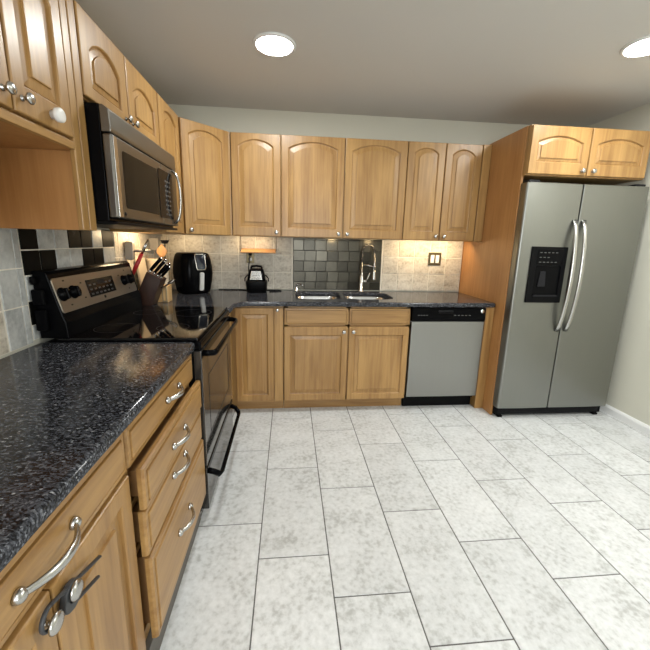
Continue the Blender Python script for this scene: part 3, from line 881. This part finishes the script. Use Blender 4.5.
for (lx, hz) in ((0.08, 0.148), (0.08, 0.040), (0.195, 0.125), (0.195, 0.055), (0.565, 0.125), (0.647, 0.040), (0.647, 0.148)):
    g = G().box(-0.006, 0.006, -0.0056, -0.0046, hz - 0.003, hz + 0.003, 'grey', 0)
    on_guard(g, lx, 0).build('dial_mark', bg)
g = G()
for (a, b_, c_) in ((1.062, 1.130, -0.026), (0.955, 1.045, -0.024)):
    g.box(c_, -0.0005, -0.062, -0.014, a, b_, 'black', 0.007, 3)
g.box(-0.024, -0.0005, -0.034, -0.014, 1.148, 1.182, 'black', 0.006, 3)
g.build('side_trim', bg)
# oven door
d = G().box(0.004, RL - 0.004, -0.668, -0.632, 0.282, 0.856, 'ovenglass', 0.004, 3).build('oven_door', t)
G().box(0.004, 0.0085, -0.6695, -0.6685, 0.286, 0.815, 'nickel', 0).build('edge_strip', d)
G().box(0.004, RL - 0.004, -0.6710, -0.6685, 0.820, 0.855, 'black', 0.001).build('top_band', d)
g = G()
for (a, b_, c0, c1) in ((0.12, RL - 0.12, 0.40, 0.403), (0.12, RL - 0.12, 0.70, 0.703), (0.12, 0.123, 0.403, 0.70), (RL - 0.123, RL - 0.12, 0.403, 0.70)):
    g.box(a, b_, -0.6690, -0.6682, c0, c1, 'grey', 0)
g.build('window_outline', d)
def bar(parent, z, x0, x1, y0, y1, rad, drop=0.0, name='handle', mat='black'):
    g = G()
    P = [(x0, y0, z + drop), (x0 + 0.004, y0 - (y0 - y1) * 0.5, z + drop * 0.7), (x0 + 0.018, y1 + 0.006, z + drop * 0.1), (x0 + 0.045, y1, z)]
    Q = [(x1 - (p[0] - x0), p[1], p[2]) for p in P][::-1]
    g.tube(P + Q, [(rad * 1.2, rad * 0.8)] * 8, mat, 12)
    return g.build(name, parent)
bar(d, 0.836, 0.028, RL - 0.03, -0.670, -0.722, 0.0125, 0.004)
d = G().box(0.004, RL - 0.004, -0.668, -0.632, 0.045, 0.272, 'ovenglass', 0.004, 3).build('storage_drawer', t)
G().box(0.004, 0.0085, -0.6695, -0.6685, 0.05, 0.240, 'nickel', 0).build('edge_strip', d)
G().box(0.004, RL - 0.004, -0.6705, -0.6685, 0.246, 0.271, 'black', 0.001).build('top_band', d)
bar(d, 0.215, 0.012, RL - 0.075, -0.670, -0.727, 0.0125, 0.040)

# ================================================================== MICROWAVE
MY0, MY1 = -1.7615, -1.0015
ML = MY1 - MY0
MZ = 1.405
t = thing('microwave', 'stainless steel over-the-range microwave hanging above the stove', 'microwave', (0, MY0, MZ), RZ)
mh = 1.818 - MZ
G().box(0.002, ML - 0.002, -0.368, -0.002, 0.0, mh, 'black', 0.003).build('body', t)
g = G().prism([(-0.369, 0.318), (-0.402, 0.318), (-0.404, 0.33), (-0.400, 0.395), (-0.380, mh - 0.002), (-0.369, mh - 0.002)], 0, 0.002, ML - 0.002, 'steel_mw', 0.003)
g.build('vent_panel', t)
d = G().box(0.002, 0.508, -0.403, -0.369, 0.012, 0.314, 'steel_mw', 0.007, 4).build('door', t)
G().box(0.010, 0.040, -0.4060, -0.4025, 0.016, 0.310, 'nickel', 0.0015, 3).build('trim_or_highlight', d)  # bright strip stands in for the highlight along the rounded door corner
g = G(); out = rrect(0.078, 0.450, 0.055, 0.272, 0.012, 5)
g.loops([[(x, -0.4028, z) for x, z in out], [(x, -0.4042, z) for x, z in out]], 'mwglass'); g.build('window', d)
G().lathe([(0.008, 0), (0.008, 0.0015), (0, 0.002)], 'grey', (0.065, -0.403, 0.032), (0, -1, 0), 20).build('badge', d)
G().box(0.511, ML - 0.002, -0.402, -0.369, 0.012, 0.314, 'steel_mw', 0.006, 4).build('side_frame', t)
g = G(); out = rrect(0.462, 0.668, 0.045, 0.284, 0.008, 5)
g.loops([[(x, -0.4045, z) for x, z in out], [(x, -0.4060, z) for x, z in out]], 'dimglass')
cp = g.build('control_panel', t)
for r in range(8):
    for k in range(3): G().box(0.545 + k * 0.030, 0.562 + k * 0.030, -0.4068, -0.4061, 0.062 + r * 0.024, 0.070 + r * 0.024, 'midgrey', 0).build('button', cp)
g = G(); P = []
for k in range(15):
    a = k / 14; P.append((0.690, -0.403 - 0.040 * math.sin(PI * a) ** 0.42, 0.026 + 0.285 * a))
g.tube(P, [(0.013, 0.007)] * 15, 'nickel', 12, flat=(1, 0, 0)); g.build('handle', t)
g = G().box(0.004, ML - 0.004, -0.395, -0.02, -0.012, -0.0005, 'blackmat', 0.003)
g.build('underside_tray', t)

# ================================================================== REFRIGERATOR
t = thing('refrigerator', 'stainless steel side by side refrigerator with a black ice dispenser', 'refrigerator', (2.693, 0, 0))
FW = 3.622 - 2.693; fm = 3.114 - 2.693
G().box(0.018, FW - 0.004, -0.742, -0.05, 0.03, 1.770, 'grey', 0.004).build('body', t)
g = G().box(0.006, FW - 0.006, -0.775, -0.7425, 0.018, 0.083, 'blackmat', 0.004)
for k in range(5): g.box(0.03, FW - 0.03, -0.7775, -0.7752, 0.028 + k * 0.010, 0.033 + k * 0.010, 'grey', 0)
g.build('base_grille', t)
for x in (0.03, FW - 0.07):
    G().box(x, x + 0.04, -0.785, -0.745, 0.0005, 0.0175, 'blackmat', 0.004).build('foot', t)
def fdoor(x0, x1, name):
    g = G(); r = 0.006 if name == 'freezer_door' else 0.005
    prof = [(x0, -0.744), (x1, -0.744)]
    prof += [(x1 - r + r * math.cos(a), -0.813 + r - r * math.sin(a)) for a in [PI / 2 * k / 6 for k in range(7)]]
    nb = 10
    prof += [(x1 - 0.016 - (x1 - x0 - 0.032) * k / nb, -0.813 - 0.004 * math.sin(PI * k / nb)) for k in range(1, nb)]
    r = 0.016 if name == 'freezer_door' else 0.006
    prof += [(x0 + r - r * math.sin(a), -0.813 + r - r * math.cos(a)) for a in [PI / 2 * k / 6 for k in range(7)]]
    L = []
    for (z, s) in ((0.090, 0.003), (0.094, 0), (1.778, 0), (1.783, 0.004)):
        cx = (x0 + x1) / 2
        L.append([(cx + (x - cx) * (1 - s * 2), y + (s if y < -0.76 else 0), z) for x, y in prof])
    g.loops(L, 'steel_v'); return g.build(name, t)
d1 = fdoor(0.0, fm - 0.004, 'freezer_door'); d2 = fdoor(fm + 0.004, FW, 'fridge_door')
def fhandle(par, xt, xb):
    g = G(); P = []
    for k in range(19):
        a = k / 18; P.append((xb + (xt - xb) * min(1, a * 1.0), -0.818 - 0.058 * (math.sin(PI * a) ** 0.6), 0.722 + 0.815 * a))
    g.tube(P, [(0.0175, 0.010)] * 19, 'nickel', 12, flat=(1, 0, 0)); g.build('handle', par)
fhandle(d1, 3.083 - 2.693, 3.080 - 2.693); fhandle(d2, 3.153 - 2.693, 3.150 - 2.693)
# dispenser
DX0, DX1, DZ0, DZ1 = 2.789 - 2.693, 3.064 - 2.693, 0.940, 1.347
dp = slab(rrect(DX0, DX1, DZ0, DZ1, 0.006, 3), [rrect(DX0 + 0.045, DX1 - 0.032, DZ0 + 0.045, DZ1 - 0.135, 0.008, 3)[::-1]], -0.005, 0.005, 0.002, 'blackmat', 'ice_dispenser', d1)
dp.rotation_euler = (PI / 2, 0, 0); dp.location = (0, -0.8205, 0)
def D(g, name):
    """dispenser child: built in door coordinates, brought into the dispenser's frame"""
    o = g.build(name, dp)
    o.matrix_parent_inverse = (Matrix.Translation((0, -0.8205, 0)) @ Matrix.Rotation(PI / 2, 4, 'X')).inverted()
    return o
D(G().box(DX0 + 0.044, DX1 - 0.031, -0.8188, -0.8178, DZ0 + 0.044, DZ1 - 0.134, 'dimglass', 0), 'recess')
g = G().box(DX0 + 0.045, DX1 - 0.032, -0.8275, -0.8258, DZ1 - 0.125, DZ1 - 0.020, 'dimglass', 0.0005)
for r in range(3):
    for k in range(5 - (r == 1) * 2):
        g.box(DX0 + 0.062 + k * 0.030, DX0 + 0.078 + k * 0.030, -0.8283, -0.8276, DZ1 - 0.112 + r * 0.034, DZ1 - 0.107 + r * 0.034, 'midgrey', 0)
D(g, 'control_panel')
D(G().prism([(DX0 + 0.075, 1.06), (DX0 + 0.135, 1.06), (DX0 + 0.125, 1.17), (DX0 + 0.085, 1.17)], 1, -0.828, -0.8205, 'grey', 0.002), 'paddle')
D(G().box(DX0 + 0.05, DX1 - 0.037, -0.834, -0.821, DZ0 + 0.046, DZ0 + 0.058, 'grey', 0.002), 'drip_tray')
G().box(0.02, 0.10, -0.80, -0.70, 1.784, 1.800, 'grey', 0.004).build('hinge_cover', t)
G().box(FW - 0.10, FW - 0.02, -0.80, -0.70, 1.784, 1.800, 'grey', 0.004).build('hinge_cover', t)

# ================================================================== COUNTER THINGS
# air fryer
t = thing('air_fryer', 'black rounded air fryer with a silver framed screen in the counter corner', 'air fryer', (0.258, -0.205, CT1), 0.74)
def rsq(h, z, r, dy=0): return [(x, y + dy, z) for x, y in rrect(-h, h, -h, h, r, 8)]
g = G()
HS = [(0.100, 0.002), (0.112, 0.006), (0.120, 0.03), (0.133, 0.10), (0.139, 0.165), (0.136, 0.22), (0.127, 0.28), (0.116, 0.318), (0.104, 0.330), (0.08, 0.334)]
g.loops([rsq(h, z, h * 0.62) for h, z in HS], 'black', smooth=True)
g.loops([rsq(0.095, 0.0, 0.06), rsq(0.095, 0.004, 0.06)], 'blackmat'); g.build('body', t)
def fry_y(z):
    for i in range(len(HS) - 1):
        if HS[i][1] <= z <= HS[i + 1][1]:
            a = (z - HS[i][1]) / (HS[i + 1][1] - HS[i][1]); return -(HS[i][0] + a * (HS[i + 1][0] - HS[i][0]))
    return -0.1
def curved_panel(xh, z0, z1, r, off, mat, n=8, taper=0.0):
    o = rrect(-xh, xh, z0, z1, r, n)
    o = [(x * (1 - taper * (z1 - z) / (z1 - z0)), z) for x, z in o]
    def Y(x, z, k): return fry_y(z) - k + max(0, abs(x) - 0.045) ** 2 * 4
    return [[(x, Y(x, z, off[0]), z) for x, z in o], [(x, Y(x, z, off[1]), z) for x, z in o]]
g = G(); a = curved_panel(0.047, 0.196, 0.325, 0.016, (-0.006, 0.006), 'nickel', taper=0.12)
i_ = [[(x * 0.84, y - 0.0005, 0.2605 + (z - 0.2605) * 0.88) for x, y, z in a[1]]]
g.loops([a[0], a[1], i_[0]], 'nickel', True, False); sf = g.build('screen_frame', t)
g = G(); g.loops([[(x, y + 0.002, z) for x, y, z in i_[0]], [(x, y - 0.0006, z) for x, y, z in i_[0]]], 'screen'); g.build('screen', sf)
G().loops(curved_panel(0.017, 0.030, 0.178, 0.012, (-0.004, 0.016), 'plasticwhite'), 'silver').build('basket_handle', t)

# dark knife block, leaning, beside the stove panel
kc = Vector((0.0, -0.800, CT1))
t = thing('knife_block', 'dark brown slanted knife block beside the stove control panel', 'knife block', kc)
BL = [(0.030, 0.0005), (0.152, 0.0005), (0.226, 0.176), (0.138, 0.228)]
G().prism(BL, 1, -0.055, 0.055, 'darkwood', 0.004).build('body', t)
e1 = Vector((0.226, 0.176)) - Vector((0.138, 0.228)); e1n = e1.normalized(); up2 = Vector((-e1n.y, e1n.x))
if up2.y < 0: up2 = -up2
up2 = (up2 + Vector((0.28, 0))).normalized()
knives = [(0.10, -0.036, 0.124, 0.0125, 'largest black handled knife at the upper front slot of the dark block'),
          (0.38, -0.036, 0.116, 0.0105, 'black handled knife just below the largest one in the dark block'),
          (0.62, -0.036, 0.106, 0.0100, 'black handled knife second from the lowest front slot of the dark block'),
          (0.86, -0.036, 0.098, 0.0090, 'small black handled knife in the lowest front slot of the dark block'),
          (0.22, 0.030, 0.116, 0.0110, 'black handled knife at the rear upper slot of the dark block'),
          (0.56, 0.030, 0.106, 0.0105, 'black handled knife at the rear middle slot of the dark block')]
for (s, yy, ln, r, lab) in knives:
    b2 = Vector((0.138, 0.228)) + e1 * s
    base = kc + Vector((b2.x, yy, b2.y)); dr = Vector((up2.x, 0, up2.y)); fl = (up2.y, 0, -up2.x)
    k = thing('kitchen_knife', lab, 'knife', base, 0, 'knives in the dark block')
    G().tube([tuple(dr * 0.003), tuple(dr * 0.016)], [(r * 0.95, 0.006), (r * 0.85, 0.006)], 'chrome', 12, flat=fl).build('bolster', k)
    G().tube([tuple(dr * 0.016), tuple(dr * (0.02 + ln * 0.3)), tuple(dr * (ln * 0.75)), tuple(dr * (ln - 0.004))],
             [(r * 0.85, 0.007), (r, 0.0085), (r * 0.92, 0.008), (r * 1.1, 0.0085)], 'black', 12, flat=fl).build('handle', k)
    G().tube([tuple(dr * (ln - 0.0042)), tuple(dr * (ln + 0.003))], [(r * 1.05, 0.008), (r * 0.8, 0.006)], 'chrome', 12, flat=fl).build('end_cap', k)
k = thing('kitchen_scissors', 'silver handled kitchen scissors sticking out of the lower end of the dark knife block', 'scissors', kc + Vector((0.206, -0.02, 0.118)))
g = G()
for sg in (-1, 1):
    P = [(0.004, sg * 0.003, 0.0), (0.03, sg * 0.004, 0.012), (0.050, sg * 0.012, 0.024), (0.078, sg * 0.018, 0.040), (0.092, sg * 0.012, 0.056), (0.080, sg * 0.004, 0.052), (0.050, sg * 0.003, 0.032)]
    g.tube(P, 0.0042, 'nickel', 8)
g.build('handles', k)

# light wooden block behind
t = thing('wood_block', 'light bamboo block with a pale slot outline behind the dark knife block', 'wooden block', (0.160, -0.670, CT1))
G().box(-0.085, 0.055, -0.045, 0.045, 0.0005, 0.118, 'bamboo', 0.003).build('body', t)
sl_ = slab(rrect(0.018, 0.051, 0.004, 0.112, 0.003, 2), [rrect(0.025, 0.044, 0.014, 0.102, 0.002, 2)[::-1]], 0.0, 0.003, 0.0008, 'gold', 'slot_frame', t)
sl_.rotation_euler = (PI / 2, 0, 0); sl_.location = (0, -0.0452, 0)

# utensil crock with tools
cc = Vector((0.092, -0.520, CT1))
t = thing('utensil_crock', 'cream ceramic crock of cooking utensils in the corner behind the knife block', 'crock', cc)
G().lathe([(0.060, 0.0005), (0.068, 0.004), (0.070, 0.10), (0.072, 0.28), (0.074, 0.292), (0.070, 0.296), (0.067, 0.285), (0.064, 0.10), (0.060, 0.012), (0.0, 0.012)], 'cream', n=36).build('body', t)
def tool(name, label, cat, base, tip, hr, mat):
    """a straight handle between two points given in room coordinates"""
    b_ = Vector(base); k = thing(name, label, cat, b_, 0, 'utensils in the corner')
    dv = Vector(tip) - b_; L = dv.length; dn = dv.normalized()
    G().tube([tuple(dn * 0.0), tuple(dn * L * 0.5), tuple(dn * L)], [hr * 0.85, hr, hr * 0.8], mat, 10).build('handle', k)
    return k, dv, dn
k, dv, dn = tool('wooden_spoon', 'broad light wooden spoon behind the knife handles', 'spoon', cc + Vector((0.03, -0.025, 0.02)), cc + Vector((0.048, -0.040, 0.312)), 0.007, 'cuttingwood')
g = G(); L = []
for j in range(9):
    a = j / 8; r = max(0.004, 0.038 * math.sin(PI * min(1, 0.12 + a * 0.88)))
    L.append([tuple(dv + dn * (a * 0.09 - 0.004) + Vector((r * math.cos(q), 0.006 * math.sin(q), 0))) for q in [2 * PI * i / 14 for i in range(14)]])
g.loops(L, 'cuttingwood', smooth=True); g.build('bowl', k)
k, dv, dn = tool('spatula', 'dark spatula standing upright at the back of the utensil crock', 'spatula', cc + Vector((-0.03, 0.03, 0.02)), cc + Vector((-0.028, 0.035, 0.355)), 0.006, 'greymetal')
G().prism([(-0.03, 0), (0.03, 0), (0.034, 0.085), (-0.034, 0.085)], 1, -0.002, 0.002, 'greymetal', 0.001).move(tuple(dv)).build('blade', k)
k, dv, dn = tool('ladle', 'dark ladle standing upright at the right of the utensil crock', 'ladle', cc + Vector((0.035, 0.015, 0.02)), cc + Vector((0.054, 0.02, 0.40)), 0.0055, 'grey')
G().lathe([(0.0, 0), (0.02, 0.004), (0.028, 0.018), (0.030, 0.028), (0.028, 0.028), (0.024, 0.014), (0, 0.006)], 'grey', tuple(dv)).build('cup', k)
# pale cutting board leaning in the corner beside the stove panel
o = G().box(0.0, 0.016, -0.07, 0.07, 0.0005, 0.300, 'cream', 0.005).rot(-0.12, 'Y').build('cutting_board', None, (0.055, -0.667, CT1 + 0.003))
tag(o, 'pale cutting board leaning against the wall behind the red handled tool', 'cutting board')
# meat mallet leaning on the board
k, dv, dn = tool('meat_mallet', 'grey metal meat mallet with its handle level, above the stove panel', 'mallet', (0.155, -0.795, 1.262), (0.040, -0.835, 1.262), 0.0095, 'greymetal')
g = G().box(-0.024, 0.024, -0.020, 0.020, -0.056, 0.056, 'greymetal', 0.004)
for z in (-0.058, 0.055):
    for i in range(4):
        for j in range(4): g.box(-0.018 + i * 0.0095, -0.0115 + i * 0.0095, -0.018 + j * 0.0095, -0.0115 + j * 0.0095, z, z + 0.003, 'greymetal', 0.001)
g.rot(0.06, 'Y'); g.move(tuple(dv)).build('head', k)
# red handled tool
k, dv, dn = tool('kitchen_shears', 'red handled shears with pale blades upright beside the stove panel', 'scissors', (0.060, -0.880, 1.110), (0.126, -0.875, 1.246), 0.0135, 'red')
g = G()
for sg in (-1, 1):
    g.tube([tuple(dv + Vector((sg * 0.003, 0, 0))), tuple(dv + dn * 0.05 + Vector((sg * 0.005, 0, 0))), tuple(dv + dn * 0.10 + Vector((sg * 0.001, 0, 0)))], [(0.006, 0.002), (0.006, 0.002), (0.002, 0.001)], 'nickel', 8)
g.build('blades', k)

# black bucket appliance below the hanging shelf
t = thing('small_appliance', 'small black countertop appliance with silver buttons under the hanging wooden shelf', 'appliance', (0.777, -0.150, CT1))
g = G(); L = []
for (hx, hy, z, r) in ((0.078, 0.070, 0.001, 0.05), (0.084, 0.076, 0.006, 0.05), (0.091, 0.082, 0.085, 0.05), (0.089, 0.080, 0.097, 0.05), (0.080, 0.070, 0.104, 0.045)):
    L.append([(x, y, z) for x, y in rrect(-hx, hx, -hy, hy, r, 6)])
g.loops(L, 'blackmat', smooth=True); g.build('base', t)
g = G(); L = []
for (hx, hy, z, r) in ((0.078, 0.064, 0.1045, 0.03), (0.072, 0.058, 0.150, 0.03), (0.060, 0.048, 0.195, 0.028), (0.050, 0.042, 0.205, 0.025)):
    L.append([(x, y, z) for x, y in rrect(-hx, hx, -hy, hy, r, 6)])
g.loops(L, 'black', smooth=True); g.build('lid', t)
g = G()
g.prism([(-0.052, 0.112), (0.052, 0.112), (0.040, 0.186), (-0.040, 0.186)], 1, -0.006, 0, 'nickel', 0.002)
n0 = len(g.v)
for (z, hw) in ((0.122, 0.040), (0.148, 0.038), (0.172, 0.030)):
    for sx in ((-1, 0, 1) if z == 0.122 else (0,)):
        if z == 0.122: g.box(sx * 0.027 - 0.011, sx * 0.027 + 0.011, -0.0095, -0.005, z, z + 0.012, 'chrome', 0.002)
        else: g.box(-hw, hw, -0.0095, -0.005, z, z + 0.009, 'chrome', 0.002)
g.rot(-0.19, 'X', (0, 0, 0.112)); g.move((0, -0.0600, 0)).build('button_panel', t)
g = G(); g.tube([(-0.045, 0, 0.204), (-0.040, 0, 0.222), (0, 0, 0.228), (0.040, 0, 0.222), (0.045, 0, 0.204)], [(0.010, 0.016)] * 5, 'blackmat', 10); g.build('handle', t)
g = G()
g.tube([(-0.076, 0, 0.150), (-0.100, 0, 0.120), (-0.101, 0, 0.092)], 0.005, 'blackmat', 8)
g.tube([(0.076, 0, 0.150), (0.100, 0, 0.120), (0.101, 0, 0.092)], 0.005, 'blackmat', 8)
g.build('side_handles', t)
# cords on the counter
def smooth_path(P, n=8):
    P = [Vector(p) for p in P]; out = []
    for i in range(len(P) - 1):
        p0, p1, p2, p3 = P[max(i - 1, 0)], P[i], P[i + 1], P[min(i + 2, len(P) - 1)]
        for k in range(n):
            a = k / n
            out.append(tuple(0.5 * ((2 * p1) + (p2 - p0) * a + (2 * p0 - 5 * p1 + 4 * p2 - p3) * a * a + (3 * p1 - p0 - 3 * p2 + p3) * a ** 3)))
    out.append(tuple(P[-1])); return out
cz = CT1 + 0.0042
g = G().tube(smooth_path([(0.43, -0.035, cz), (0.52, -0.045, cz), (0.61, -0.040, cz), (0.68, -0.055, cz), (0.76, -0.040, cz), (0.86, -0.035, cz), (0.96, -0.045, cz), (0.985, -0.085, cz), (0.94, -0.125, cz), (0.885, -0.140, cz)]), 0.004, 'blackmat', 8)
tag(g.build('power_cord'), 'black power cord lying on the counter from the air fryer to the small appliance', 'cord')

# hanging wooden shelf
t = thing('hanging_shelf', 'small wooden shelf hanging on two thin wires below the wall cabinet', 'shelf', (0.789, -0.062, 1.250))
g = G(); L = []
G().box(-0.150, 0.150, -0.048, 0.048, 0.0, 0.012, 'cuttingwood', 0.004).rot(0.30, 'X', (0, 0, 0.006)).build('board', t)
g = G()
for sx in (-1, 1):
    g.tube([(sx * 0.1535, -0.04, 0.006), (sx * 0.1535, -0.02, 0.126), (sx * 0.1535, 0.02, 0.126), (sx * 0.1535, 0.04, 0.006), (sx * 0.1535, -0.04, 0.006)], 0.0017, 'grey', 6)
g.build('wires', t)

# wall outlet + plug
t = thing('wall_outlet', 'grey metal wall outlet plate below the hanging wooden shelf', 'outlet', (0.712, -0.0102, 1.203))
G().box(-0.035, 0.035, -0.006, 0, -0.057, 0.057, 'bronze', 0.002).build('plate', t)
for z in (0.022, -0.022):
    g = G().lathe([(0.017, 0), (0.017, 0.002), (0, 0.002)], 'grey', (0, -0.006, z), (0, -1, 0), 20)
    g.build('socket', t)
t = thing('plug', 'black plug with its cord in the upper socket of the outlet', 'plug', (0.712, -0.0184, 1.225))
G().box(-0.013, 0.013, -0.022, 0, -0.014, 0.014, 'blackmat', 0.004).build('body', t)
G().tube(smooth_path([(0, -0.022, -0.006), (-0.004, -0.034, -0.05), (-0.014, -0.030, -0.12), (-0.010, -0.026, -0.20), (0.0, -0.030, -0.26), (0.012, -0.036, -0.3165)]), 0.0038, 'blackmat', 8).build('cord', t)
tag(G().box(-0.011, 0.011, -0.020, 0, -0.013, 0.013, 'plasticwhite', 0.003).build('plug_adapter', None, (0.716, -0.0184, 1.181)), 'small white plug in the lower socket of the outlet', 'plug')

# switch plate
t = thing('light_switch', 'double light switch with an aged brass plate on the right backsplash', 'switch', (2.415, -0.0102, 1.212))
G().box(-0.062, 0.062, -0.006, 0, -0.060, 0.060, 'bronze', 0.003).build('plate', t)
for sx in (-1, 1):
    G().prism([(-0.006, -0.036), (-0.0085, -0.036), (-0.012, 0.036), (-0.006, 0.036)], 0, sx * 0.024 - 0.0165, sx * 0.024 + 0.0165, 'plasticwhite', 0.001).build('rocker', t)
